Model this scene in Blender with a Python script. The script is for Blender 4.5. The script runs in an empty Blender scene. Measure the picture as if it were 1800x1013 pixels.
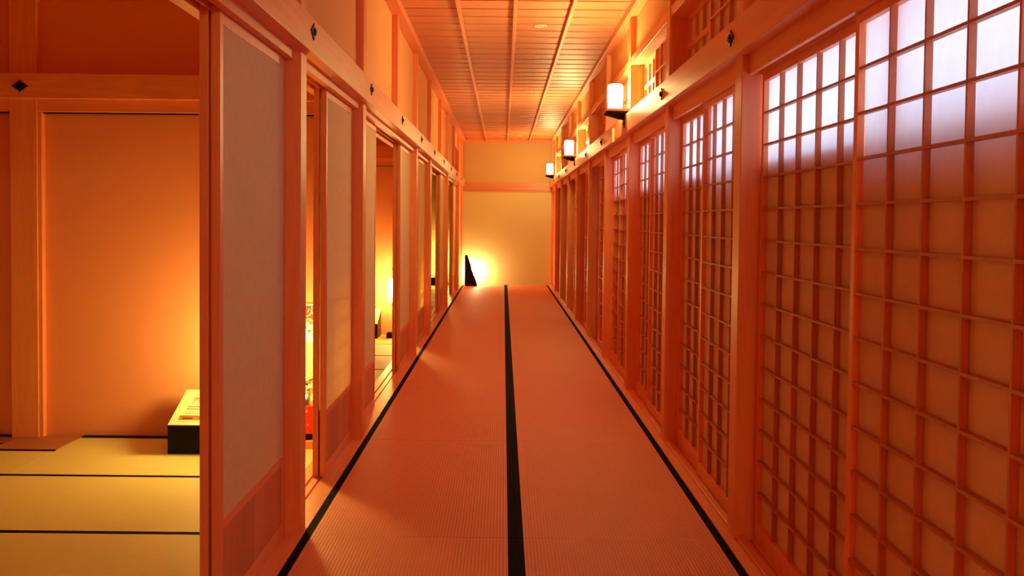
import bpy, bmesh, math, random
from mathutils import Vector, Matrix, Euler

random.seed(7)
scn = bpy.context.scene
COL = scn.collection

# ------------------------------------------------------------------ camera
# focal length 1650 px of 1800; vanishing point of the corridor near (884, 388)
F_PX = 1650.0
PITCH, ROLL = 0.033, 0.010
cam_d = bpy.data.cameras.new('camera')
cam_d.lens = F_PX / 1800.0 * 36.0
cam_d.sensor_width = 36.0
cam_d.sensor_fit = 'HORIZONTAL'
cam_d.shift_x = 0.0088
cam_d.shift_y = -0.0356
cam_d.clip_start = 0.02
cam_d.clip_end = 200
cam = bpy.data.objects.new('camera', cam_d)
COL.objects.link(cam)
cam.matrix_world = Matrix.Translation((0, 0, 1.4)) @ Matrix.Rotation(math.pi / 2 - PITCH, 4, 'X') @ Matrix.Rotation(ROLL, 4, 'Z')
scn.camera = cam

# ------------------------------------------------------------------ world (pale blue daylight outside)
world = bpy.data.worlds.new('daylight')
scn.world = world
world.use_nodes = True
bg = world.node_tree.nodes['Background']
bg.inputs[0].default_value = (0.53, 0.73, 1.0, 1)
WORLD_STRENGTH = 7.5
bg.inputs[1].default_value = WORLD_STRENGTH

scn.view_settings.view_transform = 'Standard'
scn.view_settings.look = 'None'
scn.view_settings.gamma = 1.0
scn.view_settings.exposure = 0.95
scn.view_settings.use_curve_mapping = False
try:
    scn.cycles.use_denoising = True
    scn.cycles.max_bounces = 10
    scn.cycles.diffuse_bounces = 8
    scn.cycles.transmission_bounces = 6
    scn.cycles.sample_clamp_indirect = 6.0
    scn.cycles.caustics_reflective = False
    scn.cycles.caustics_refractive = False
except Exception:
    pass

# lamp colours and strengths (each lamp's shade is its own light)
SCONCE_RGB, SCONCE_L = (1.0, 0.82, 0.30), 88.0
FLOORLAMP_RGB, FLOORLAMP_L = (1.0, 0.74, 0.18), 58.0

# ------------------------------------------------------------------ measures
LP, RP = -0.885, 1.030         # corridor faces of the posts
LN, RN = -0.845, 0.995         # corridor faces of the head beams
CEIL = 3.14
END = 20.42
BACK = -6.0
BAY = 1.82
def post_y(k): return 4.10 + BAY * k      # near edge of post k

# ------------------------------------------------------------------ materials
def new_mat(name):
    m = bpy.data.materials.new(name)
    m.use_nodes = True
    nt = m.node_tree
    return m, nt, nt.nodes['Principled BSDF']

def plain(name, rgb, rough=0.5, metal=0.0, noise=0.0, nscale=40.0, bump=0.0):
    m, nt, b = new_mat(name)
    b.inputs['Base Color'].default_value = (*rgb, 1)
    b.inputs['Roughness'].default_value = rough
    b.inputs['Metallic'].default_value = metal
    if noise or bump:
        tc = nt.nodes.new('ShaderNodeTexCoord')
        n = nt.nodes.new('ShaderNodeTexNoise')
        n.inputs['Scale'].default_value = nscale
        n.inputs['Detail'].default_value = 4
        nt.links.new(tc.outputs['Object'], n.inputs['Vector'])
        if noise:
            r = nt.nodes.new('ShaderNodeMapRange')
            r.inputs['To Min'].default_value = 1 - noise
            r.inputs['To Max'].default_value = 1 + noise
            mx = nt.nodes.new('ShaderNodeMix'); mx.data_type = 'RGBA'; mx.blend_type = 'MULTIPLY'
            mx.inputs['Factor'].default_value = 1
            mx.inputs[6].default_value = (*rgb, 1)
            nt.links.new(n.outputs['Fac'], r.inputs['Value'])
            cb = nt.nodes.new('ShaderNodeCombineColor')
            for i in range(3): nt.links.new(r.outputs[0], cb.inputs[i])
            nt.links.new(cb.outputs[0], mx.inputs[7])
            nt.links.new(mx.outputs[2], b.inputs['Base Color'])
        if bump:
            bp = nt.nodes.new('ShaderNodeBump')
            bp.inputs['Strength'].default_value = bump
            bp.inputs['Distance'].default_value = 0.002
            nt.links.new(n.outputs['Fac'], bp.inputs['Height'])
            nt.links.new(bp.outputs[0], b.inputs['Normal'])
    return m

def wood(name, axis, light, dark, rough=0.42, cell=None, ring=1.0):
    """planed timber, grain along axis (0 x, 1 y, 2 z); cell = (axis, pitch) gives every board its own tone"""
    m, nt, b = new_mat(name)
    N, L = nt.nodes.new, nt.links.new
    tc = N('ShaderNodeTexCoord')
    mp = N('ShaderNodeMapping')
    s = [9.0, 9.0, 9.0]; s[axis] = 0.55
    mp.inputs['Scale'].default_value = s
    L(tc.outputs['Object'], mp.inputs['Vector'])
    src = mp.outputs[0]
    sep = None
    if cell:
        sep = N('ShaderNodeSeparateXYZ'); L(tc.outputs['Object'], sep.inputs[0])
        dv = N('ShaderNodeMath'); dv.operation = 'DIVIDE'; dv.inputs[1].default_value = cell[1]
        L(sep.outputs[cell[0]], dv.inputs[0])
        fl = N('ShaderNodeMath'); fl.operation = 'FLOOR'; L(dv.outputs[0], fl.inputs[0])
        wn = N('ShaderNodeTexWhiteNoise'); wn.noise_dimensions = '1D'; L(fl.outputs[0], wn.inputs['W'])
        vm = N('ShaderNodeVectorMath'); vm.operation = 'SCALE'; vm.inputs['Scale'].default_value = 7.0
        L(wn.outputs['Color'], vm.inputs[0])
        va = N('ShaderNodeVectorMath'); va.operation = 'ADD'
        L(src, va.inputs[0]); L(vm.outputs[0], va.inputs[1])
        src = va.outputs[0]
    n1 = N('ShaderNodeTexNoise'); n1.inputs['Scale'].default_value = 1.2 * ring; n1.inputs['Detail'].default_value = 3
    n1.inputs['Distortion'].default_value = 0.6
    L(src, n1.inputs['Vector'])
    mul = N('ShaderNodeMath'); mul.operation = 'MULTIPLY'; mul.inputs[1].default_value = 9.0
    L(n1.outputs['Fac'], mul.inputs[0])
    fr = N('ShaderNodeMath'); fr.operation = 'PINGPONG'; fr.inputs[1].default_value = 1.0
    L(mul.outputs[0], fr.inputs[0])
    n2 = N('ShaderNodeTexNoise'); n2.inputs['Scale'].default_value = 14.0; n2.inputs['Detail'].default_value = 2
    L(src, n2.inputs['Vector'])
    ad = N('ShaderNodeMath'); ad.operation = 'MULTIPLY_ADD'; ad.inputs[1].default_value = 0.55
    L(n2.outputs['Fac'], ad.inputs[0]); 
    h = N('ShaderNodeMath'); h.operation = 'MULTIPLY'; h.inputs[1].default_value = 0.45
    L(fr.outputs[0], h.inputs[0]); L(h.outputs[0], ad.inputs[2])
    ramp = N('ShaderNodeValToRGB')
    ramp.color_ramp.elements[0].position = 0.1; ramp.color_ramp.elements[0].color = (*dark, 1)
    ramp.color_ramp.elements[1].position = 0.75; ramp.color_ramp.elements[1].color = (*light, 1)
    L(ad.outputs[0], ramp.inputs[0])
    out = ramp.outputs[0]
    if cell:
        mr = N('ShaderNodeMapRange'); mr.inputs['To Min'].default_value = 0.86; mr.inputs['To Max'].default_value = 1.04
        L(wn.outputs['Value'], mr.inputs['Value'])
        mx = N('ShaderNodeVectorMath'); mx.operation = 'SCALE'
        L(out, mx.inputs[0]); L(mr.outputs[0], mx.inputs['Scale'])
        out = mx.outputs[0]
    L(out, b.inputs['Base Color'])
    b.inputs['Roughness'].default_value = rough
    return m

def tatami(name, axis, light, dark, pitch=0.0145):
    """woven rush: ribs run along axis"""
    m, nt, b = new_mat(name)
    N, L = nt.nodes.new, nt.links.new
    tc = N('ShaderNodeTexCoord')
    sep = N('ShaderNodeSeparateXYZ'); L(tc.outputs['Object'], sep.inputs[0])
    across = sep.outputs[1 - axis]
    k = N('ShaderNodeMath'); k.operation = 'MULTIPLY'; k.inputs[1].default_value = 2 * math.pi / pitch
    L(across, k.inputs[0])
    sn = N('ShaderNodeMath'); sn.operation = 'SINE'; L(k.outputs[0], sn.inputs[0])
    r = N('ShaderNodeMapRange'); r.inputs['From Min'].default_value = -1; L(sn.outputs[0], r.inputs['Value'])
    mp = N('ShaderNodeMapping'); s = [60.0, 60.0, 60.0]; s[1 - axis] = 220.0; s[axis] = 30.0
    mp.inputs['Scale'].default_value = s; L(tc.outputs['Object'], mp.inputs['Vector'])
    n = N('ShaderNodeTexNoise'); n.inputs['Scale'].default_value = 1; n.inputs['Detail'].default_value = 2
    L(mp.outputs[0], n.inputs['Vector'])
    nb = N('ShaderNodeTexNoise'); nb.inputs['Scale'].default_value = 2.5; L(tc.outputs['Object'], nb.inputs['Vector'])
    a = N('ShaderNodeMath'); a.operation = 'MULTIPLY_ADD'; a.inputs[1].default_value = 0.45
    L(n.outputs['Fac'], a.inputs[0])
    q = N('ShaderNodeMath'); q.operation = 'MULTIPLY'; q.inputs[1].default_value = 0.4
    L(r.outputs[0], q.inputs[0]); L(q.outputs[0], a.inputs[2])
    a2 = N('ShaderNodeMath'); a2.operation = 'MULTIPLY_ADD'; a2.inputs[1].default_value = 0.25
    L(nb.outputs['Fac'], a2.inputs[0]); L(a.outputs[0], a2.inputs[2])
    ramp = N('ShaderNodeValToRGB')
    ramp.color_ramp.elements[0].position = 0.2; ramp.color_ramp.elements[0].color = (*dark, 1)
    ramp.color_ramp.elements[1].position = 0.8; ramp.color_ramp.elements[1].color = (*light, 1)
    L(a2.outputs[0], ramp.inputs[0]); L(ramp.outputs[0], b.inputs['Base Color'])
    bp = N('ShaderNodeBump'); bp.inputs['Strength'].default_value = 0.5; bp.inputs['Distance'].default_value = 0.0012
    L(r.outputs[0], bp.inputs['Height']); L(bp.outputs[0], b.inputs['Normal'])
    b.inputs['Roughness'].default_value = 0.6
    return m

def paper(name, rgb, trans, through=None):
    m, nt, b = new_mat(name)
    nt.nodes.remove(b)
    N, L = nt.nodes.new, nt.links.new
    out = nt.nodes['Material Output']
    tc = N('ShaderNodeTexCoord')
    n = N('ShaderNodeTexNoise'); n.inputs['Scale'].default_value = 22; n.inputs['Detail'].default_value = 5
    L(tc.outputs['Object'], n.inputs['Vector'])
    ramp = N('ShaderNodeValToRGB')
    ramp.color_ramp.elements[0].position = 0.3; ramp.color_ramp.elements[0].color = (*[c * 0.94 for c in rgb], 1)
    ramp.color_ramp.elements[1].position = 0.7; ramp.color_ramp.elements[1].color = (*rgb, 1)
    L(n.outputs['Fac'], ramp.inputs[0])
    d = N('ShaderNodeBsdfDiffuse'); t = N('ShaderNodeBsdfTranslucent'); mx = N('ShaderNodeMixShader')
    L(ramp.outputs[0], d.inputs[0])
    if through: t.inputs[0].default_value = (*through, 1)
    else: L(ramp.outputs[0], t.inputs[0])
    mx.inputs[0].default_value = trans
    L(d.outputs[0], mx.inputs[1]); L(t.outputs[0], mx.inputs[2]); L(mx.outputs[0], out.inputs[0])
    return m

def glow(name, rgb, strength):
    m, nt, b = new_mat(name)
    b.inputs['Base Color'].default_value = (0.9, 0.85, 0.7, 1)
    b.inputs['Emission Color'].default_value = (*rgb, 1)
    b.inputs['Emission Strength'].default_value = strength
    return m

WL, WD = (0.92, 0.375, 0.155), (0.84, 0.295, 0.115)
WX = wood('cypress_grain_x', 0, WL, WD)
WY = wood('cypress_grain_y', 1, WL, WD)
WZ = wood('cypress_grain_z', 2, WL, WD)
WLAT = wood('lattice_timber', 2, (0.60, 0.22, 0.10), (0.50, 0.165, 0.075), 0.55)
WXE = wood('cypress_end_beams', 0, (0.62, 0.27, 0.12), (0.54, 0.21, 0.09))
WBOARD = wood('wainscot_boards', 2, (0.74, 0.30, 0.14), (0.62, 0.23, 0.10), 0.5, cell=(1, 0.223))
WCEIL = wood('ceiling_boards', 0, (0.79, 0.315, 0.125), (0.69, 0.245, 0.09), 0.5, cell=(1, 0.30))
WHATCH = wood('hatch_board', 0, (0.50, 0.22, 0.10), (0.40, 0.17, 0.08), 0.5)
WDARK = wood('storm_boards', 1, (0.30, 0.13, 0.06), (0.22, 0.09, 0.04), 0.6)
PLASTER = plain('ochre_plaster', (0.92, 0.535, 0.19), 0.9, noise=0.035, nscale=70, bump=0.25)
PLASTER_END = plain('sand_plaster', (0.58, 0.47, 0.22), 0.9, noise=0.035, nscale=70, bump=0.25)
PLASTER_ROOM = plain('rust_plaster', (0.90, 0.36, 0.18), 0.9, noise=0.035, nscale=70, bump=0.25)
PLASTER_PALE = plain('pale_papered_wall', (0.62, 0.62, 0.30), 0.8, noise=0.02, nscale=30)
TAT_Y = tatami('rush_ribs_along_corridor', 1, (0.88, 0.29, 0.12), (0.72, 0.205, 0.08))
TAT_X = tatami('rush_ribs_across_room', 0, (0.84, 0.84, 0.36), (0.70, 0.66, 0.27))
BAND = plain('black_cloth_edging', (0.009, 0.004, 0.008), 0.8, noise=0.2, nscale=300)
PAPER = paper('screen_paper', (0.98, 0.92, 0.50), 0.18, (0.97, 0.85, 0.45))
PAPER_OUT = paper('outer_screen_paper', (0.97, 0.76, 0.60), 0.11, (0.92, 0.92, 0.92))
BLACK = plain('black_lacquer', (0.010, 0.006, 0.008), 0.35)
BLACKM = plain('black_matte', (0.012, 0.007, 0.008), 0.7)
IRON = plain('black_iron', (0.012, 0.010, 0.010), 0.28, 0.6)
GOLD = plain('gilt_metal', (0.95, 0.65, 0.25), 0.2, 1.0)
SCON = glow('sconce_shade_paper', SCONCE_RGB, SCONCE_L)
LAMP = glow('floor_lamp_shade_paper', FLOORLAMP_RGB, FLOORLAMP_L)
SCON_FILL = glow('added_fill_sconce_shade', SCONCE_RGB, SCONCE_L * 2.1)  # stronger shade for the added fill light behind the viewer
LAMP_LOW = glow('low_lamp_shade_paper', (1.0, 0.85, 0.40), 112.0)
PRINT = plain('printed_panel', (0.92, 0.82, 0.52), 0.5)
INK = plain('printing_ink', (0.10, 0.03, 0.01), 0.6)
INK_BROWN = plain('brown_printing', (0.45, 0.18, 0.06), 0.6)
STEEL = plain('satin_steel', (0.75, 0.68, 0.55), 0.25, 1.0)
RED = plain('red_enamel', (0.85, 0.02, 0.015), 0.35)
CREAM = plain('cream_print', (0.55, 0.48, 0.30), 0.5)
REDP = plain('red_print', (0.85, 0.025, 0.02), 0.5)
WHITE = plain('white_plastic', (0.85, 0.80, 0.68), 0.5)

for _m, _s in ((BAND, 0.03), (BLACK, 0.12), (BLACKM, 0.12)): _m.node_tree.nodes['Principled BSDF'].inputs['Specular IOR Level'].default_value = _s

# ------------------------------------------------------------------ mesh helpers
class MB:
    """collects shapes into one mesh"""
    def __init__(s): s.bm = bmesh.new()
    def box(s, x0, x1, y0, y1, z0, z1):
        v = [s.bm.verts.new((x, y, z)) for x in (x0, x1) for y in (y0, y1) for z in (z0, z1)]
        for f in ((0, 1, 3, 2), (4, 6, 7, 5), (0, 4, 5, 1), (2, 3, 7, 6), (0, 2, 6, 4), (1, 5, 7, 3)):
            s.bm.faces.new([v[i] for i in f])
        return s
    def quad(s, *pts):
        s.bm.faces.new([s.bm.verts.new(p) for p in pts]); return s
    def prism(s, pts, d):
        """polygon pts (3-D, planar) pushed along d"""
        a = [s.bm.verts.new(p) for p in pts]; b = [s.bm.verts.new(Vector(p) + Vector(d)) for p in pts]
        s.bm.faces.new(a); s.bm.faces.new(b[::-1]); n = len(a)
        for i in range(n): s.bm.faces.new((a[i], b[i], b[(i + 1) % n], a[(i + 1) % n]))
        return s
    def lathe(s, prof, c=(0, 0, 0), seg=28, m=None):
        """profile [(r, z)] turned about the z axis through c; m an optional matrix applied first"""
        rings = []
        for r, z in prof:
            ring = []
            for i in range(seg):
                a = 2 * math.pi * i / seg
                p = Vector((r * math.cos(a), r * math.sin(a), z))
                if m: p = m @ p
                ring.append(s.bm.verts.new(p + Vector(c)))
            rings.append(ring)
        for a, b in zip(rings, rings[1:]):
            for i in range(seg):
                s.bm.faces.new((a[i], a[(i + 1) % seg], b[(i + 1) % seg], b[i]))
        if prof[0][0] > 1e-6: s.bm.faces.new(rings[0][::-1])
        if prof[-1][0] > 1e-6: s.bm.faces.new(rings[-1])
        return s
    def tube(s, pts, r, seg=10):
        pts = [Vector(p) for p in pts]; rings = []
        for i, p in enumerate(pts):
            t = (pts[min(i + 1, len(pts) - 1)] - pts[max(i - 1, 0)]).normalized()
            u = t.orthogonal().normalized() if i == 0 else (u - t * u.dot(t)).normalized()
            w = t.cross(u)
            rings.append([s.bm.verts.new(p + (u * math.cos(2 * math.pi * k / seg) + w * math.sin(2 * math.pi * k / seg)) * r) for k in range(seg)])
        for a, b in zip(rings, rings[1:]):
            for i in range(seg): s.bm.faces.new((a[i], a[(i + 1) % seg], b[(i + 1) % seg], b[i]))
        s.bm.faces.new(rings[0][::-1]); s.bm.faces.new(rings[-1])
        return s
    def build(s, name, mat, parent=None, bevel=0.0, smooth=False, kind=None, origin=None):
        bmesh.ops.remove_doubles(s.bm, verts=s.bm.verts, dist=1e-6)
        if len(s.bm.faces) > 1: bmesh.ops.recalc_face_normals(s.bm, faces=s.bm.faces)
        if smooth:
            for f in s.bm.faces: f.smooth = True
        me = bpy.data.meshes.new(name)
        s.bm.to_mesh(me); s.bm.free()
        me.materials.append(mat)
        o = bpy.data.objects.new(name, me); COL.objects.link(o)
        if origin is not None:
            me.transform(Matrix.Translation(-Vector(origin))); o.location = origin
        if parent is not None: o.parent = parent
        if bevel:
            md = o.modifiers.new('edges', 'BEVEL'); md.width = bevel; md.segments = 2; md.limit_method = 'ANGLE'
        if smooth:
            try: me.set_sharp_from_angle(angle=math.radians(40))
            except Exception: pass
        if kind: o['kind'] = kind
        return o

def B(*a): return MB().box(*a)

def empty(name, loc=(0, 0, 0), rz=0.0):
    o = bpy.data.objects.new(name, None); COL.objects.link(o)
    o.location = loc; o.rotation_euler.z = rz; o.empty_display_size = 0.1
    return o
def tag(o, label, cat, group=None):
    o['label'] = label; o['category'] = cat
    if group: o['group'] = group
    return o
def copy_tree(o, parent=None):
    c = o.copy(); COL.objects.link(c)
    if parent is not None: c.parent = parent
    for ch in list(o.children): copy_tree(ch, c)
    return c
def text_mesh(name, s, size, mat, parent, mtx, align='CENTER', depth=0.0004, bold=0.0, xs=1.0):
    cu = bpy.data.curves.new(name, 'FONT'); cu.body = s; cu.size = size
    cu.align_x = align; cu.align_y = 'CENTER'; cu.extrude = depth
    t = bpy.data.objects.new(name + '_tmp', cu); COL.objects.link(t)
    dg = bpy.context.evaluated_depsgraph_get(); dg.update()
    me = bpy.data.meshes.new_from_object(t.evaluated_get(dg))
    bpy.data.objects.remove(t); bpy.data.curves.remove(cu)
    if bold:
        bm = bmesh.new()
        for i, (a, b) in enumerate(((-1, -1), (1, -1), (1, 1), (-1, 1), (0, 0))):
            n0 = len(bm.verts); bm.from_mesh(me); bm.verts.ensure_lookup_table()
            bmesh.ops.translate(bm, verts=bm.verts[n0:], vec=(a * bold, b * bold, i * 0.00002))
        bm.to_mesh(me); bm.free()
    me.transform(mtx @ Matrix.Diagonal((xs, 1, 1, 1)))
    me.materials.clear(); me.materials.append(mat); me.name = name
    o = bpy.data.objects.new(name, me); COL.objects.link(o); o.parent = parent
    return o

_n = {'trim': 0, 'window': 0}
def trim(mb, mat, bevel=0.003):
    _n['trim'] += 1
    return mb.build('trim_%d' % _n['trim'], mat, bevel=bevel, kind='structure')

# ================================================================== STRUCTURE
B(-5.2, 1.6, BACK - 0.1, END + 0.2, -0.20, -0.055).build('floor', WY, kind='structure')

# --- ceiling: lapped boards, each .30 m, with a small step at every lap
mb = MB()
y = BACK
while y < END:
    y1 = min(y + 0.30, END)
    mb.prism([(-1.0, y, CEIL), (-1.0, y1 + 0.012, CEIL + 0.006), (-1.0, y1 + 0.012, CEIL + 0.022), (-1.0, y, CEIL + 0.012)], (2.2, 0, 0))
    y = y1
ceil = mb.build('ceiling', WCEIL, kind='structure')
B(-5.2, 1.6, BACK - 0.1, END + 0.2, CEIL + 0.05, CEIL + 0.15).build('roof_slab', WDARK, kind='structure')
# room ceiling boards
B(-5.1, -1.02, BACK, END, CEIL + 0.0, CEIL + 0.04).build('ceiling_rooms', WCEIL, kind='structure')
for x in (-0.38, 0.08, 0.545):
    trim(B(x - 0.015, x + 0.015, BACK, END, CEIL - 0.032, CEIL + 0.002), WY)
trim(B(-0.93, -0.835, BACK, END, CEIL - 0.06, CEIL + 0.01), WY)        # cornices
trim(B(0.995, 1.09, BACK, END, CEIL - 0.06, CEIL + 0.01), WY)
trim(B(-0.835, 0.995, END - 0.05, END, CEIL - 0.06, CEIL + 0.01), WX)

# --- end wall
B(-5.1, 1.4, END, END + 0.1, -0.06, CEIL + 0.05).build('wall_end', PLASTER_END, kind='structure')
B(-0.89, 1.03, END - 0.03, END, -0.0, 2.02).build('wall_end_panel', PLASTER_PALE, kind='structure')
trim(B(-0.89, 1.03, END - 0.07, END, 2.06, 2.22), WXE)
trim(B(-0.89, 1.03, END - 0.05, END, 2.02, 2.06), WXE)
# --- wall behind the viewer
B(-5.1, 1.4, BACK - 0.1, BACK, -0.06, CEIL + 0.05).build('wall_behind', PLASTER, kind='structure')
# --- far side of the rooms
B(-5.1, -5.0, BACK, END, -0.06, CEIL + 0.05).build('wall_rooms', PLASTER, kind='structure')

# --- left wall: plaster above the doors, plus the solid stretches at both ends
B(-1.03, -0.93, BACK, END, 2.19, CEIL + 0.02).build('wall_left', PLASTER, kind='structure')
B(-1.03, -0.93, BACK, 0.46, 0.0, 2.20).build('wall_left_near', PLASTER, kind='structure')
B(-1.03, -0.93, 18.78, END, 0.0, 2.20).build('wall_left_far', PLASTER, kind='structure')

# posts, left
LEFT_POSTS = [0.46, 4.10, 5.92, 9.56, 11.38, 15.02, 18.66]
for y in LEFT_POSTS:
    trim(B(-1.045, LP, y, y + 0.12, -0.05, CEIL), WZ, 0.004)
for y in (2.28, 7.74, 13.20, 16.84):                                    # studs hanging in the upper wall only
    trim(B(-0.94, LP + 0.005, y + 0.02, y + 0.10, 2.25, CEIL), WZ)
trim(B(-0.94, LP, END - 0.11, END - 0.03, 0, CEIL), WZ)
# head beam along the left wall and lintels with two tracks
trim(B(-0.93, LN, BACK, END - 0.03, 2.13, 2.285), WY, 0.004)
def lintel(y0, y1):
    m = MB()
    m.box(-0.945, -0.913, y0, y1, 2.09, 2.19)
    m.box(-0.984, -0.980, y0, y1, 2.09, 2.115)
    m.box(-1.07, -1.022, y0, y1, 2.09, 2.19)
    m.box(-1.022, -0.945, y0, y1, 2.115, 2.19)
    trim(m, WY, 0)
def sill(y0, y1):
    m = MB()
    m.box(-1.09, -0.872, y0, y1, -0.05, -0.010)
    for a, b in ((-1.09, -1.027), (-1.013, -0.978), (-0.966, -0.872)):
        m.box(a, b, y0, y1, -0.012, 0.003)
    trim(m, WY, 0)
LB = [(0.58, 4.10), (4.22, 5.92), (6.04, 9.56), (9.68, 11.38), (11.50, 15.02), (15.14, 18.66)]
for a, b in LB: lintel(a, b)
sill(BACK, END)

# --- room partitions with posts and beams, seen head-on through the openings
def partition(y):
    B(-5.0, -1.03, y + 0.02, y + 0.10, -0.05, CEIL).build('wall_partition', PLASTER_ROOM, kind='structure')
    trim(B(-3.09, -2.92, y - 0.035, y + 0.02, 0.0, CEIL), WZ)
    trim(B(-2.92, -2.895, y - 0.025, y + 0.02, 0.0, 2.05), WZ)
    trim(B(-5.0, -1.045, y - 0.07, y + 0.02, 2.13, 2.285), WX)
    trim(B(-5.0, -1.045, y - 0.03, y + 0.02, 2.052, 2.13), WX)
    trim(B(-5.0, -1.045, y - 0.004, y + 0.02, 2.045, 2.052), BLACKM, 0)
partition(5.92); partition(11.38)

# --- right wall: timber posts, head beam, window band, closed upper wall
RB_POSTS = [0.46] + [post_y(k) for k in range(0, 9)]
for y in RB_POSTS:
    trim(B(RP, 1.175, y, y + 0.12, -0.05, CEIL), WZ, 0.004)
trim(B(RP + 0.0, 1.175, END - 0.11, END - 0.03, 0, CEIL), WZ)
trim(B(RN, 1.075, BACK, END - 0.03, 2.13, 2.285), WY, 0.004)
B(1.075, 1.19, BACK, END, 2.74, CEIL + 0.02).build('wall_right', PLASTER, kind='structure')
B(1.215, 1.30, BACK, END, 2.10, CEIL + 0.02).build('wall_right_outer', WDARK, kind='structure')
trim(B(1.07, 1.215, BACK, END, 2.20, 2.30), WY)
B(1.075, 1.30, BACK, 0.46, 0, 2.2).build('wall_right_near', PLASTER, kind='structure')
B(1.075, 1.215, BACK, 0.46, 2.2, 2.8).build('wall_right_near_upper', PLASTER, kind='structure')
RB = [(0.58, 4.10)] + [(post_y(k) + 0.12, post_y(k + 1)) for k in range(0, 8)] + [(18.78, END - 0.11)]
def lintel_r(y0, y1):
    m = MB()
    m.box(1.060, 1.078, y0, y1, 2.045, 2.19)
    m.box(1.111, 1.116, y0, y1, 2.045, 2.075)
    m.box(1.150, 1.180, y0, y1, 2.045, 2.19)
    m.box(1.078, 1.150, y0, y1, 2.075, 2.19)
    trim(m, WY, 0)
for a, b in RB: lintel_r(a, b)
m = MB()
m.box(0.988, 1.21, BACK, END, -0.05, -0.006)
for a, b in ((0.988, 1.095), (1.105, 1.130), (1.140, 1.21)): m.box(a, b, BACK, END, -0.008, 0.006)
trim(m, WY, 0)
trim(B(1.040, 1.072, 0.58, END - 0.1, 0.006, 0.022), WY)               # raised stop in front of the screens
# storm shutters outside: boarded to shoulder height near the viewer, shut to the top further on
B(1.162, 1.215, BACK, 9.60, -0.05, 1.67).build('wall_shutters', WDARK, kind='structure')
B(1.225, 1.26, 9.60, END, -0.05, 2.12).build('wall_shutters_far', WDARK, kind='structure')
trim(B(1.125, 1.160, 2.655, 2.705, 1.68, 2.04), WZ)                        # upright outside the first screens
trim(B(1.182, 1.225, 0.46, 9.60, 2.045, 2.12), WDARK, 0)

# --- windows of the upper right wall: two latticed sashes each
def ranma(y0, y1):
    _n['window'] += 1
    w = empty('window_%d' % _n['window'], (1.12, (y0 + y1) / 2, 2.29)); w['kind'] = 'structure'
    W = y1 - y0; h = W / 2
    fr = MB()
    fr.box(-0.085, 0.095, -h, h, 0.395, 0.46)                            # header board
    fr.box(-0.060, 0.095, -h, h, 0.0, 0.012)
    fr.build('window_frame', WY, w, 0.002, kind='structure')
    def sash(xa, ya, yb, mid):
        s = MB(); d = 0.026
        z0, z1 = 0.012, 0.395
        s.box(xa, xa + d, ya, ya + 0.03, z0, z1); s.box(xa, xa + d, yb - 0.03, yb, z0, z1)
        s.box(xa, xa + d, ya + 0.03, yb - 0.03, z0, z0 + 0.03); s.box(xa, xa + d, ya + 0.03, yb - 0.03, z1 - 0.03, z1)
        f = s.build('sash', WZ, w, kind='structure')
        q = MB(); n = 4; iw = (yb - ya - 0.06) / n
        for i in range(1, n): q.box(xa + 0.001, xa + 0.018, ya + 0.03 + iw * i - 0.005, ya + 0.03 + iw * i + 0.005, z0 + 0.03, z1 - 0.03)
        zc = (z0 + z1) / 2
        q.box(xa + 0.000, xa + 0.017, ya + 0.03, yb - 0.03, zc - mid / 2, zc + mid / 2)
        q.build('lattice', WZ, f, kind='structure')
        MB().quad((xa + 0.020, ya + 0.03, z0 + 0.03), (xa + 0.020, yb - 0.03, z0 + 0.03), (xa + 0.020, yb - 0.03, z1 - 0.03), (xa + 0.020, ya + 0.03, z1 - 0.03)).build('pane', PAPER_OUT, f, kind='structure')
    sash(-0.020, -h, 0.03, 0.010)      # half nearer the viewer, in front
    sash(0.022, -0.03, h, 0.034)       # far half
for a, b in RB[1:-1]: ranma(a, b)
B(1.075, 1.215, 0.58, 4.10, 2.30, 2.75).build('wall_right_bay', PLASTER, kind='structure')
B(1.075, 1.215, 18.78, END, 2.30, 2.75).build('wall_right_bay_far', PLASTER, kind='structure')

# a small latticed opening high in the far left wall
_n['window'] += 1
w = empty('window_%d' % _n['window'], (-0.93, 17.8, 2.30)); w['kind'] = 'structure'
s = MB()
s.box(0.0, 0.03, -0.80, -0.76, 0, 0.50); s.box(0.0, 0.03, 0.76, 0.80, 0, 0.50)
s.box(0.0, 0.03, -0.76, 0.76, 0.46, 0.50); s.box(0.0, 0.03, -0.76, 0.76, 0, 0.03)
s.build('window_frame', WZ, w, kind='structure')
q = MB()
for i in range(1, 8): q.box(0.004, 0.022, -0.76 + 0.19 * i - 0.008, -0.76 + 0.19 * i + 0.008, 0.03, 0.46)
q.build('lattice', WZ, w, kind='structure')
B(0.0, 0.004, -0.76, 0.76, 0.03, 0.46).build('pane', WDARK, w, kind='structure')

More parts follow.
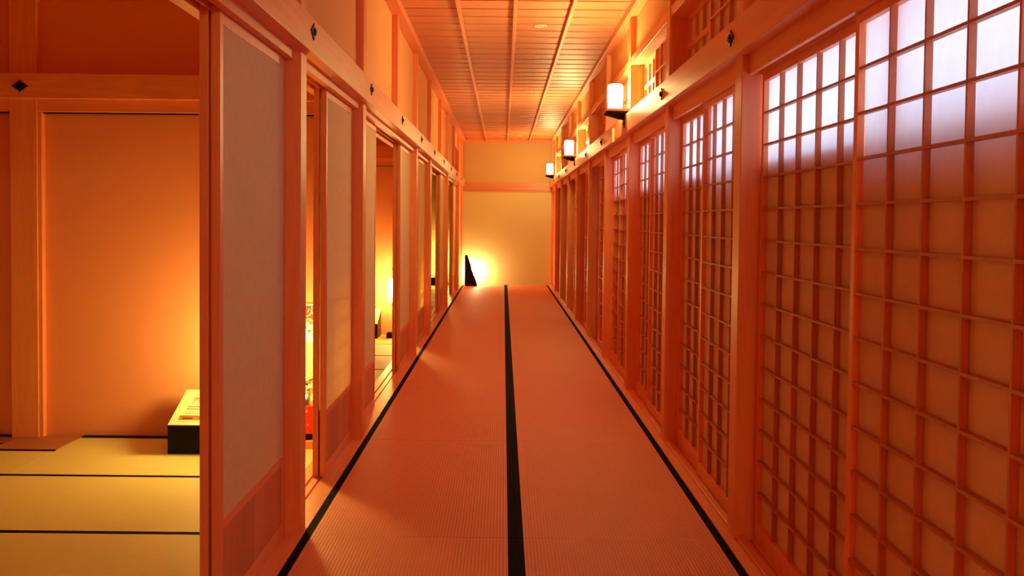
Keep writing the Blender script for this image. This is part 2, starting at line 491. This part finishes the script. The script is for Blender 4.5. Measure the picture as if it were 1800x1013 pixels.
# ================================================================== TATAMI MATS
ORD = ['first', 'second', 'third', 'fourth', 'fifth', 'sixth', 'seventh', 'eighth', 'ninth', 'tenth', 'eleventh', 'twelfth', 'thirteenth']
def mat_long_y(x0, x1, L, bw0, bw1):
    """mat with ribs along y; bands along both long edges"""
    o = empty('tatami_mat', (0, 0, 0))
    g = 0.0012
    B(x0 + bw0, x1 - bw1, g, L - g, -0.055, 0.0).build('rush_surface', TAT_Y, o)
    B(x0, x0 + bw0, g, L - g, -0.055, 0.0006).build('edge_band', BAND, o)
    B(x1 - bw1, x1, g, L - g, -0.055, 0.0006).build('edge_band', BAND, o)
    return o
MID = 0.068
rows = (('left', -0.870, MID - 0.0005, 0.036, 0.034), ('right', MID + 0.0005, 0.987, 0.034, 0.036))
for side, x0, x1, b0, b1 in rows:
    proto = None
    for k in range(-3, 9):
        y0 = post_y(k)
        if k == 8: continue
        o = mat_long_y(x0, x1, BAY, b0, b1) if proto is None else copy_tree(proto)
        if proto is None: proto = o
        o.location = (0, y0, 0)
        n = k + 3
        what = 'along the open rooms' if side == 'left' else 'along the latticed windows'
        tag(o, 'black-edged corridor mat %s, %s of its row from the viewer' % (what, ORD[n]), 'tatami mat', 'corridor tatami mats')
    o = mat_long_y(x0, x1, END - 0.03 - post_y(8), b0, b1)
    o.location = (0, post_y(8), 0)
    tag(o, 'short rush corridor mat touching the end wall, %s' % ('at the wedge stand' if side == 'left' else 'on the lattice side'), 'tatami mat', 'corridor tatami mats')
    for k in (-4,):
        o = copy_tree(proto); o.location = (0, post_y(k), 0)
        tag(o, 'rush corridor mat behind the viewer, %s' % what, 'tatami mat', 'corridor tatami mats')

def mat_long_x(x0, x1, y0, y1, label, group):
    o = empty('tatami_mat', (x0, y0, 0)); w = x1 - x0; d = y1 - y0; g = 0.001
    B(g, w - g, 0.034, d - 0.001, -0.055, 0.0).build('rush_surface', TAT_X, o)
    B(g, w - g, 0.0, 0.034, -0.055, 0.0006).build('edge_band', BAND, o)
    tag(o, label, 'tatami mat', group)
# first room: mats run across, rows .91 deep
R1 = -1.092
ys = [5.92, 5.01, 4.10, 3.19, 2.28, 1.37, 0.46, -0.45]
for j in range(len(ys) - 1):
    yb, ya = ys[j], ys[j + 1]
    rowname = ['touching the partition wall', 'in front of the display box', 'one row nearer than the box row', 'beside the first open screens',
               'level with the doorway', 'below the viewer', 'behind the viewer'][j]
    if j == 0:
        mat_long_x(-2.66, R1, ya, yb, 'yellow lit room mat under the slanted display box', 'room tatami mats')
        B(-3.05, -2.662, 5.575, 5.92, -0.05, 0.004).build('floor_hatch', WHATCH)
        o = bpy.data.objects['floor_hatch']; o['label'] = 'brown wooden floor board let into the mats at the foot of the room pillar'; o['category'] = 'floor board'
        trim(B(-3.20, -2.662, 5.545, 5.575, -0.05, 0.002), BAND, 0)
        mat_long_x(-3.20, -2.662, ya, 5.545, 'short room mat in front of the brown floor board', 'room tatami mats')
        mat_long_x(-5.0, -3.202, ya, yb, 'room mat at partition foot beyond the brown floor board', 'room tatami mats')
    else:
        mat_long_x(-2.912, R1, ya, yb, 'room mat near the doorway, %s' % rowname, 'room tatami mats')
        mat_long_x(-5.0, -2.914, ya, yb, 'room mat deep in the room, %s' % rowname, 'room tatami mats')
trim(B(-2.655, -1.05, 5.895, 5.94, 0.0, 0.006), BLACKM, 0)
trim(B(-5.0, -3.09, 5.895, 5.94, 0.0, 0.006), BLACKM, 0)
for (a, n, nm) in ((6.02, 6, 'second room'), (11.48, 10, 'third room')):
    for j in range(n):
        y0 = a + 0.893 * j
        mat_long_x(-2.9, R1, y0, min(y0 + 0.8925, END), 'room mat of the %s, %s from its near end' % (nm, ORD[j]), 'room tatami mats')
B(-5.0, -2.902, 6.02, END, -0.05, -0.001).build('floor_rooms', TAT_X, kind='structure')
B(-5.0, R1, BACK, -0.452, -0.05, -0.001).build('floor_room_behind', TAT_X, kind='structure')

# ================================================================== SLIDING SCREENS (left, waist board and paper)
def left_screen():
    """0.91 wide, along +y from its origin, corridor face at x = 0, body towards -x"""
    o = empty('shoji_screen'); W, T = 0.905, 0.030; H0, H1 = 0.004, 2.108
    s = MB(); st = 0.034
    s.box(-T, 0, 0, st, H0, H1); s.box(-T, 0, W - st, W, H0, H1)
    s.box(-T, 0, st, W - st, 2.050, H1)
    s.box(-T, 0, st, W - st, 0.330, 0.362)
    s.box(-T, 0, st, W - st, H0, 0.060)
    s.build('frame', WZ, o, 0.0015)
    MB().quad((-0.003, st, 0.362), (-0.003, W - st, 0.362), (-0.003, W - st, 2.050), (-0.003, st, 2.050)).build('paper', PAPER, o)
    q = MB(); n, m_ = 4, 12
    for i in range(1, n):
        y = st + (W - 2 * st) / n * i; q.box(-0.024, -0.0036, y - 0.0045, y + 0.0045, 0.362, 2.050)
    for i in range(1, m_):
        z = 0.362 + (2.050 - 0.362) / m_ * i; q.box(-0.023, -0.0046, st, W - st, z - 0.0045, z + 0.0045)
    q.build('lattice', WZ, o)
    b = MB()
    for i in range(4):
        y0 = st + (W - 2 * st) / 4 * i
        b.box(-0.020, -0.007, y0 + 0.001, y0 + (W - 2 * st) / 4 - 0.001, 0.060, 0.330)
    b.build('waist_board', WBOARD, o)
    return o
SL = [  # (y start, track, where)
    (3.150, 0, 'on the corridor track of the nearest doorway'), (3.145, 1, 'on the room track of the nearest doorway'),
    (5.035, 0, 'on the corridor track, just past the fire extinguisher gap'), (5.030, 1, 'on the room track, hiding the fire extinguisher wall'),
    (6.045, 0, 'on the corridor track, before the bright second room'), (6.050, 1, 'on the room track, before the bright second room'),
    (8.652, 0, 'on the corridor track, beyond the glowing globe lamp'), (8.648, 1, 'on the room track, beyond the glowing globe lamp'),
    (10.472, 0, 'on the corridor track, with lamplit lower paper'), (10.468, 1, 'on the room track, behind the lamplit screen'),
    (11.505, 0, 'on the corridor track, hidden past the fifth post'), (11.51, 1, 'on the room track, past the fifth post'),
    (14.112, 0, 'on the corridor track, just beyond the third room gap'), (14.108, 1, 'on the room track, just beyond the third room gap'),
    (17.752, 0, 'on the corridor track, last before the end wall'), (17.748, 1, 'on the room track, last before the end wall')]
proto = left_screen()
for i, (y, tr, where) in enumerate(SL):
    o = proto if i == 0 else copy_tree(proto)
    o.location = (-0.950 if tr == 0 else -0.988, y, 0)
    if i < 4: o.scale.y = 1.045 if i < 2 else 0.975
    tag(o, 'sliding paper screen with waist board, %s' % where, 'sliding screen', 'sliding screens of the rooms')

# ================================================================== LATTICE SCREENS (right)
def right_screen(W, n, rows=14):
    """corridor face at x = 0, body towards +x, along +y"""
    o = empty('lattice_screen'); T = 0.030; H0, H1 = 0.006, 2.062
    s = MB(); st = 0.032; z0, z1 = 0.086, 2.012
    s.box(0, T, 0, st, H0, H1); s.box(0, T, W - st, W, H0, H1)
    s.box(0, T, st, W - st, z1, H1); s.box(0, T, st, W - st, H0, z0)
    s.build('frame', WZ, o, 0.0015)
    v = MB()
    for i in range(1, n):
        y = st + (W - 2 * st) / n * i; v.box(0.002, 0.0215, y - 0.0045, y + 0.0045, z0, z1)
    for i in range(1, rows):
        z = z0 + (z1 - z0) / rows * i; v.box(0.0012, 0.0205, st, W - st, z - 0.0042, z + 0.0042)
    v.build('lattice', WLAT, o)
    MB().quad((0.023, st, z0), (0.023, W - st, z0), (0.023, W - st, z1), (0.023, st, z1)).build('paper', PAPER_OUT, o)
    return o
XF, XB = 1.080, 1.117
LAB = 'sliding lattice screens of the window wall'
w5 = right_screen(1.185, 5)
for i, (y, tr, lab) in enumerate(((1.73, 0, 'wide paper lattice screen nearest the viewer, daylight on its top rows'),
                                  (2.905, 1, 'wide paper lattice screen behind the nearest one, against the first post'),
                                  (0.585, 1, 'wide paper lattice screen beside the viewer'))):
    o = w5 if i == 0 else copy_tree(w5)
    o.location = (XF if tr == 0 else XB, y, 0)
    tag(o, lab, 'sliding screen', LAB)
w4 = right_screen(0.905, 4)
first = True
def put(x, y, lab):
    global first
    o = w4 if first else copy_tree(w4)
    first = False
    o.location = (x, y, 0); tag(o, lab, 'sliding screen', LAB)
for k in range(9):
    a = post_y(k) + 0.122
    bayn = ORD[k]
    if k < 3:
        put(XF, a, 'narrow daylit lattice screen, %s bay past the first post, front track' % bayn)
        put(XB, a + 0.795, 'narrow daylit lattice screen, %s bay past the first post, rear track' % bayn)
    elif k < 8:
        put(XF, a, 'dim lattice screen slid aside in the %s bay past the first post, front track' % bayn)
        put(XB, a + 0.015, 'dim lattice screen slid aside in the %s bay past the first post, rear track' % bayn)
    else:
        B(1.085, 1.115, a, END - 0.11, 0.006, 2.06).build('wall_right_end_panel', WBOARD, kind='structure')

# ================================================================== NAIL COVERS
def nail_cover():
    """iron diamond with a flower; faces +x, centre at origin"""
    o = empty('nail_cover')
    pts = []
    for i in range(40):
        a = 2 * math.pi * i / 40
        c, s_ = math.cos(a), math.sin(a)
        r = 1.0 / (abs(c) ** 0.9 / 0.052 + abs(s_) ** 0.9 / 0.036)
        r *= 1 + 0.05 * math.cos(8 * a)
        pts.append((0.0, r * c, r * s_))
    MB().prism(pts, (0.006, 0, 0)).build('plate', IRON, o, 0.0015)
    f = MB()
    for i in range(6):
        a = math.pi / 3 * i + math.pi / 6
        m = Matrix.Translation((0.006, 0.013 * math.cos(a), 0.011 * math.sin(a))) @ Matrix.Rotation(math.pi / 2, 4, 'Y')
        f.lathe([(0.0072, 0), (0.0062, 0.004), (0.003, 0.007), (0, 0.008)], seg=12, m=m)
    f.lathe([(0.006, 0), (0.005, 0.008), (0, 0.012)], seg=12, m=Matrix.Translation((0.006, 0, 0)) @ Matrix.Rotation(math.pi / 2, 4, 'Y'))
    f.build('flower_boss', IRON, o, smooth=True)
    g = MB()
    for a in (0.6, 2.5, 3.8, 5.7):
        m = Matrix.Translation((0.006, 0.021 * math.cos(a), 0.017 * math.sin(a))) @ Matrix.Rotation(math.pi / 2, 4, 'Y')
        g.lathe([(0.0022, 0), (0.0015, 0.002), (0, 0.0026)], seg=8, m=m)
    g.build('gilt_stud', GOLD, o, smooth=True)
    return o
nc = nail_cover()
k_used = False
def put_cover(loc, rz, lab, grp):
    global k_used
    o = nc if not k_used else copy_tree(nc)
    k_used = True
    o.location = loc; o.rotation_euler = (0, 0, rz); tag(o, lab, 'nail cover', grp)
for k in range(0, 9):
    y = post_y(k) + 0.06
    put_cover((LN, y, 2.222), 0, 'black iron diamond nail cover on the beam over the rooms, %s from the viewer' % ORD[k], 'nail covers on the room side beam')
    put_cover((RN, y, 2.212), math.pi, 'black iron diamond nail cover on the beam over the lattice screens, %s from the viewer' % ORD[k], 'nail covers on the window side beam')
put_cover((-3.005, 5.85, 2.205), -math.pi / 2, 'black diamond nail cover on the dark beam inside the first room', 'nail covers inside the rooms')

# ================================================================== WALL SCONCES
def sconce():
    """bracket on the wall at x = 0, shade out towards -x; shelf top at z = 0"""
    o = empty('wall_sconce')
    B(-0.195, 0.0, -0.095, 0.095, -0.022, 0.0).build('shelf', WX, o, 0.002)
    m = MB()
    top = [(-0.192, -0.085, -0.022), (-0.004, -0.085, -0.022), (-0.004, 0.085, -0.022), (-0.192, 0.085, -0.022)]
    mid = [(-0.192, -0.085, -0.040), (-0.038, -0.085, -0.044), (-0.038, 0.085, -0.044), (-0.192, 0.085, -0.040)]
    low = [(-0.075, -0.035, -0.080), (-0.038, -0.035, -0.084), (-0.038, 0.035, -0.084), (-0.075, 0.035, -0.080)]
    R_ = [[m.bm.verts.new(p) for p in r] for r in (top, mid, low)]
    m.bm.faces.new(R_[0]); m.bm.faces.new(R_[2][::-1])
    for a, b in zip(R_, R_[1:]):
        for i in range(4): m.bm.faces.new((a[i], a[(i + 1) % 4], b[(i + 1) % 4], b[i]))
    m.build('bracket', BLACKM, o, 0.002)  # wooden bracket coloured black, standing in for its shaded side
    B(-0.040, -0.0355, -0.03, 0.03, -0.105, -0.04).build('back_plate', IRON, o, 0.001)
    MB().lathe([(0.0, 0.0), (0.050, 0.0), (0.057, 0.004), (0.060, 0.05), (0.064, 0.12), (0.064, 0.17), (0.060, 0.198), (0.050, 0.206), (0.0, 0.207)], c=(-0.112, 0, 0), seg=20).build('lamp_shade', SCON, o, smooth=True)
    return o
sc0 = sconce()
for i, (y, lab) in enumerate(((post_y(2) + 0.0, 'glowing white barrel sconce on a dark wedge bracket, nearest the viewer'),
                              (post_y(5) + 0.0, 'glowing white barrel sconce on a dark wedge bracket, middle of the three'),
                              (post_y(8) + 0.0, 'glowing white barrel sconce on a dark wedge bracket, by the end wall'),
                              (-3.18, 'added fill light shaped as a barrel sconce behind the viewer'))):  # added out of frame to brighten the near end
    o = sc0 if i == 0 else copy_tree(sc0)
    o.location = (RP - 0.001 if i < 3 else 1.074, y + 0.075, 2.33)
    tag(o, lab, 'wall lamp', 'barrel sconces along the window wall')
    if i == 3:
        sh = [c for c in o.children if c.name.startswith('lamp_shade')][0]
        sh.data = sh.data.copy(); sh.data.materials.clear(); sh.data.materials.append(SCON_FILL)

# small wooden switch box on the right beam
o = B(-0.020, 0, 0, 0.34, 0, 0.125).build('wooden_box', WY, bevel=0.002)
o.location = (RN, 8.50, 2.118)
tag(o, 'small flat wooden cover box on the beam just past the nearest sconce', 'cover box')

# ceiling fittings
def downlight():
    o = empty('ceiling_downlight')
    m = MB(); m.lathe([(0.062, 0.0), (0.060, -0.005), (0.046, -0.007), (0.044, 0.0)], seg=32); m.build('rim', WHITE, o, smooth=True)
    MB().lathe([(0.0, -0.002), (0.044, -0.001), (0.044, 0.001)], seg=32).build('lens', WHITE, o)
    B(-0.012, 0.012, -0.004, 0.004, -0.008, -0.002).build('clip', STEEL, o)
    return o
d0 = downlight()
for i, (y, lab) in enumerate(((8.44, 'unlit round ceiling fitting nearest the viewer'), (12.7, 'unlit round ceiling fitting, second along the corridor ceiling'),
                              (15.7, 'unlit round ceiling fitting, third along the corridor ceiling'), (19.3, 'unlit round ceiling fitting closest to the end wall'))):
    o = d0 if i == 0 else copy_tree(d0)
    o.location = (0.315, y, CEIL + 0.001); tag(o, lab, 'ceiling light', 'round ceiling fittings')

# ================================================================== FLOOR LAMPS
def floor_lamp():
    o = empty('floor_lamp')
    B(-0.075, 0.075, -0.075, 0.075, 0.0, 0.060).build('base', BLACKM, o, 0.003)
    MB().tube([(0.045, 0.04, 0.06), (0.045, 0.04, 0.83)], 0.008).build('pole', WZ, o, smooth=True)
    sh = B(-0.085, 0.085, -0.075, 0.075, 0.405, 0.415).build('shelf', WX, o, 0.001)
    B(-0.02, 0.065, -0.03, 0.055, 0.385, 0.405).build('shelf_block', WX, sh)
    B(-0.03, 0.06, 0.02, 0.055, 0.79, 0.83).build('top_arm', WX, o, 0.002)
    MB().lathe([(0.0, 0.425), (0.030, 0.43), (0.052, 0.46), (0.062, 0.52), (0.064, 0.60), (0.060, 0.66), (0.045, 0.70), (0.0, 0.705)], seg=20).build('lamp_shade', LAMP, o, smooth=True)
    MB().tube([(0, 0, 0.414), (0, 0, 0.428)], 0.02).build('socket', IRON, o)
    return o
f0 = floor_lamp()
FL = ((-1.43, 5.60, 'glowing globe stand lamp hidden behind the nearest screens'), (-1.29, 11.10, 'glowing globe lamp on a black foot, showing in the second room gap'),
      (-1.24, 20.10, 'glowing stand lamp at the far end of the third room'))
for i, (x, y, lab) in enumerate(FL):
    o = f0 if i == 0 else copy_tree(f0)
    o.location = (x, y, 0); tag(o, lab, 'floor lamp', 'stand lamps in the rooms')

# low lamp behind the black wedge at the end of the corridor
o = empty('low_lamp', (-0.63, 20.26, 0))
B(-0.06, 0.06, -0.05, 0.05, 0, 0.05).build('base', BLACKM, o, 0.002)
MB().tube([(0, 0, 0.05), (0, 0, 0.22)], 0.008).build('pole', IRON, o)
MB().lathe([(0.0, 0.20), (0.04, 0.205), (0.052, 0.24), (0.055, 0.32), (0.045, 0.38), (0.0, 0.39)], seg=20).build('lamp_shade', LAMP_LOW, o, smooth=True)
MB().tube([(0.0, 0.0, 0.385), (0.0, 0.0, 0.42), (0.06, 0.0, 0.43), (0.16, 0, 0.425), (0.175, 0, 0.45)], 0.005).build('hook', IRON, o)
tag(o, 'bright low lamp behind the black wedge, whitening the end wall', 'floor lamp')

# ================================================================== BLACK WEDGE STAND at the end
o = empty('wedge_stand', (-0.81, 19.96, 0))
MB().prism([(0, 0, 0), (0.265, 0, 0), (0.045, 0, 0.66), (0.0, 0, 0.66)], (0, 0.16, 0)).build('body', BLACK, o, 0.002)
MB().prism([(0.262, 0.012, 0.03), (0.262, 0.148, 0.03), (0.056, 0.148, 0.645), (0.056, 0.012, 0.645)], (0.0035, 0, 0.001)).build('face_panel', PRINT, o)
tag(o, 'tall black wedge stand before the end wall, glowing from behind', 'sign stand')

# ================================================================== DISPLAY BOXES with slanted printed tops
def display_box(w):
    """front edge low (z .174) at y 0, back high (.322) at y .34"""
    o = empty('display_box')
    MB().prism([(0, 0, 0), (0, 0.34, 0), (0, 0.34, 0.318), (0, 0, 0.170)], (w, 0, 0)).build('body', BLACK, o, 0.001)
    n = Vector((0, -0.148, 0.34)).normalized(); v = Vector((0, 0.34, 0.148)).normalized(); L = math.hypot(0.34, 0.148)
    def P(x, t, h=0.0): return Vector((x, 0, 0.170)) + v * t + n * h
    MB().prism([P(0.001, 0.001), P(w - 0.001, 0.001), P(w - 0.001, L - 0.001), P(0.001, L - 0.001)], n * 0.004).build('printed_top', PRINT, o)
    def rect(name, x0, x1, t0, t1, mat, h=0.0042):
        return MB().prism([P(x0, t0, h), P(x1, t0, h), P(x1, t1, h), P(x0, t1, h)], n * 0.0004).build(name, mat, o)
    rect('rule_line', 0.045, w - 0.045, 0.318, 0.3205, INK_BROWN)
    rect('rule_line', 0.045, w - 0.045, 0.030, 0.0325, INK_BROWN)
    band = rect('colour_band', 0.045, w - 0.045, 0.048, 0.092, INK_BROWN)
    M_ = Matrix(((1, 0, 0, 0), (0, v.y, n.y, 0), (0, v.z, n.z, 0), (0, 0, 0, 1)))
    def txt(name, s, size, x, t, mat, align='LEFT', bold=0.0, xs=1.0):
        p = P(x, t, 0.0048)
        text_mesh(name, s, size, mat, o, Matrix.Translation(p) @ M_, align, 0.0002, bold, xs)
    txt('title_lettering', '同心組頭', 0.046, 0.075, 0.262, INK_BROWN, bold=0.0006)
    m = MB(); rnd = random.Random(3)
    for (t, x1, hh) in ((0.222, 0.30, 0.006), (0.182, w - 0.05, 0.010), (0.158, 0.30, 0.010), (0.128, w - 0.05, 0.005), (0.114, 0.22, 0.005)):
        x = 0.075 if t > 0.2 else 0.065
        while x < x1:
            dx = rnd.uniform(0.004, 0.013)
            a = [P(x, t, 0.0042), P(min(x + dx, x1), t, 0.0042), P(min(x + dx, x1), t + hh * rnd.uniform(0.6, 1), 0.0042), P(x, t + hh, 0.0042)]
            m.prism(a, n * 0.0004); x += dx + 0.0025
    m.build('small_print', INK, o)
    m = MB()
    for x0, x1 in ((0.065, 0.13), (0.165, 0.195), (0.235, 0.262), (0.30, 0.325), (0.365, 0.39)):
        if x1 < w - 0.05: m.prism([P(x0, 0.058, 0.0047), P(x1, 0.058, 0.0047), P(x1, 0.074, 0.0047), P(x0, 0.074, 0.0047)], n * 0.0004)
    m.prism([P(0.047, 0.086, 0.0047), P(0.22, 0.086, 0.0047), P(0.22, 0.093, 0.0047), P(0.047, 0.093, 0.0047)], n * 0.0004)
    m.build('band_print', INK, band)
    return o
b0 = display_box(0.44)
b0.location = (-1.972, 5.51, 0)
tag(b0, 'black display box with slanted yellow printed top beside the nearest screen', 'display box', 'slanted display boxes')
b1 = copy_tree(b0); b1.location = (-1.905, 10.98, 0)
tag(b1, 'black display box with slanted top seen in the second room gap', 'display box', 'slanted display boxes')
b2 = copy_tree(b0); b2.location = (-1.83, 20.0, 0)
tag(b2, 'black display box with slanted top far down the third room', 'display box', 'slanted display boxes')

# ================================================================== FIRE EXTINGUISHER, its board and its sign
o = B(-0.16, 0.16, 0, 0.24, 0, 0.045).build('wooden_plinth', WX, bevel=0.002)
o.location = (-1.20, 5.655, 0); tag(o, 'low wooden plinth under the fire extinguisher', 'plinth')
ex = empty('fire_extinguisher', (-1.185, 5.77, 0.045))
MB().lathe([(0.066, 0.0), (0.068, 0.003), (0.068, 0.036), (0.060, 0.038)], seg=36).build('foot_ring', BLACKM, ex, smooth=True)
MB().lathe([(0.060, 0.036), (0.0605, 0.21), (0.060, 0.235), (0.052, 0.262), (0.036, 0.282), (0.020, 0.290), (0.017, 0.292)], seg=40).build('cylinder', STEEL, ex, smooth=True)
lb = MB().lathe([(0.0612, 0.040), (0.0612, 0.207)], seg=40).build('red_label', REDP, ex, smooth=True)
m = MB()
for (a, z, wd, hh) in ((-2.15, 0.178, 0.20, 0.006), (-2.15, 0.160, 0.25, 0.005), (-2.15, 0.118, 0.30, 0.006), (-1.45, 0.190, 0.10, 0.012), (-1.45, 0.140, 0.10, 0.006), (-1.35, 0.05, 0.12, 0.004)):
    m.prism([(0.0614 * math.cos(a + t * wd), 0.0614 * math.sin(a + t * wd), z + zz) for t, zz in ((0, 0), (1, 0), (1, hh), (0, hh))], Vector((math.cos(a), math.sin(a), 0)) * 0.0006)
m.build('label_print', INK, lb)
m = MB()
for (a, z) in ((-2.05, 0.20), (-1.72, 0.175), (-1.9, 0.145), (-1.55, 0.092), (-2.15, 0.085)):
    c = Vector((0.0614 * math.cos(a), 0.0614 * math.sin(a), z)); u = Vector((-math.sin(a), math.cos(a), 0))
    m.prism([c + u * 0.008 * math.cos(q * math.pi / 6) + Vector((0, 0, 0.008 * math.sin(q * math.pi / 6))) for q in range(12)], Vector((math.cos(a), math.sin(a), 0)) * 0.0008)
m.build('label_emblem', plain('peach_print', (0.9, 0.3, 0.12), 0.5), lb)
v = MB().lathe([(0.020, 0.286), (0.020, 0.306), (0.014, 0.310), (0.011, 0.335), (0.015, 0.338), (0.015, 0.350), (0.0, 0.352)], seg=24).build('valve', STEEL, ex, smooth=True)
m = MB()
m.prism([(-0.006, -0.008, 0.345), (0.07, -0.008, 0.388), (0.072, -0.008, 0.398), (-0.008, -0.008, 0.360)], (0, 0.016, 0))
m.build('carry_handle', STEEL, ex)
m = MB(); m.prism([(-0.03, -0.008, 0.352), (0.055, -0.008, 0.352), (0.062, -0.008, 0.345), (-0.03, -0.008, 0.342)], (0, 0.016, 0)); m.build('lever', STEEL, ex)
MB().tube([(0.020 + 0.013 * math.cos(a), -0.012, 0.395 + 0.013 * math.sin(a)) for a in [2 * math.pi * i / 16 for i in range(17)]], 0.0022, 6).build('safety_pin', GOLD, ex)
MB().tube([(-0.01, 0, 0.33), (-0.035, 0, 0.335), (-0.062, -0.005, 0.315), (-0.073, -0.01, 0.27), (-0.074, -0.015, 0.15), (-0.072, -0.02, 0.05)], 0.007).build('hose', BLACKM, ex, smooth=True)
MB().tube([(0.0, -0.012, 0.322), (0.0, -0.028, 0.322)], 0.010, 14).build('gauge', WHITE, ex)
tag(ex, 'steel and red fire extinguisher on a plinth, glimpsed past the nearest post', 'fire extinguisher')

sg = empty('wall_sign', (-1.207, 5.938, 0))
B(-0.15, 0.15, -0.006, 0.0, 0.618, 0.862).build('board', WHITE, sg, 0.001)
rp = B(-0.15, 0.15, -0.0075, -0.006, 0.744, 0.847).build('red_field', REDP, sg)
RT = Matrix.Rotation(math.pi / 2, 4, 'X')
text_mesh('lettering', '消火器', 0.070, CREAM, rp, Matrix.Translation((0, -0.0085, 0.806)) @ RT, bold=0.0010, xs=1.0)
text_mesh('lettering', 'FIRE EXTINGUISHER', 0.026, CREAM, rp, Matrix.Translation((0, -0.0085, 0.756)) @ RT, bold=0.0006, xs=1.0)
text_mesh('lettering', '消火器使用法', 0.016, REDP, sg, Matrix.Translation((0, -0.0070, 0.735)) @ RT, bold=0.0003, xs=1.2)
ill = MB()
def strip(x0, z0, x1, z1, wd):
    d = Vector((x1 - x0, 0, z1 - z0)).normalized(); nn = Vector((-d.z, 0, d.x)) * wd / 2
    a, b = Vector((x0, -0.006, z0)), Vector((x1, -0.006, z1))
    ill.prism([a - nn, b - nn, b + nn, a + nn], (0, -0.001, 0))
strip(-0.026, 0.683, -0.006, 0.692, 0.014)
pr = None
for i in range(9):
    a = 3.6 + i * 0.26; p = (0.022 + 0.034 * math.cos(a), 0.694 + 0.034 * math.sin(a))
    if pr: strip(pr[0], pr[1], p[0], p[1], 0.004)
    pr = p
for q in ((-0.038, 0.704, -0.028, 0.704), (-0.038, 0.718, -0.028, 0.718), (-0.038, 0.711, -0.028, 0.711)): strip(*q, 0.0025)
for q in ((-0.037, 0.703, -0.037, 0.719), (-0.029, 0.703, -0.029, 0.719)): strip(*q, 0.0025)
ill.build('red_diagram', REDP, sg)
ill = MB()
strip(-0.004, 0.690, 0.012, 0.700, 0.010); strip(0.012, 0.700, 0.022, 0.712, 0.008)
for z in (0.655, 0.645, 0.635): strip(-0.03, z, 0.09, z, 0.0015)
ill.build('peach_diagram', bpy.data.materials['peach_print'], sg)
tag(sg, 'red and white fire extinguisher sign on the partition above the extinguisher', 'sign')
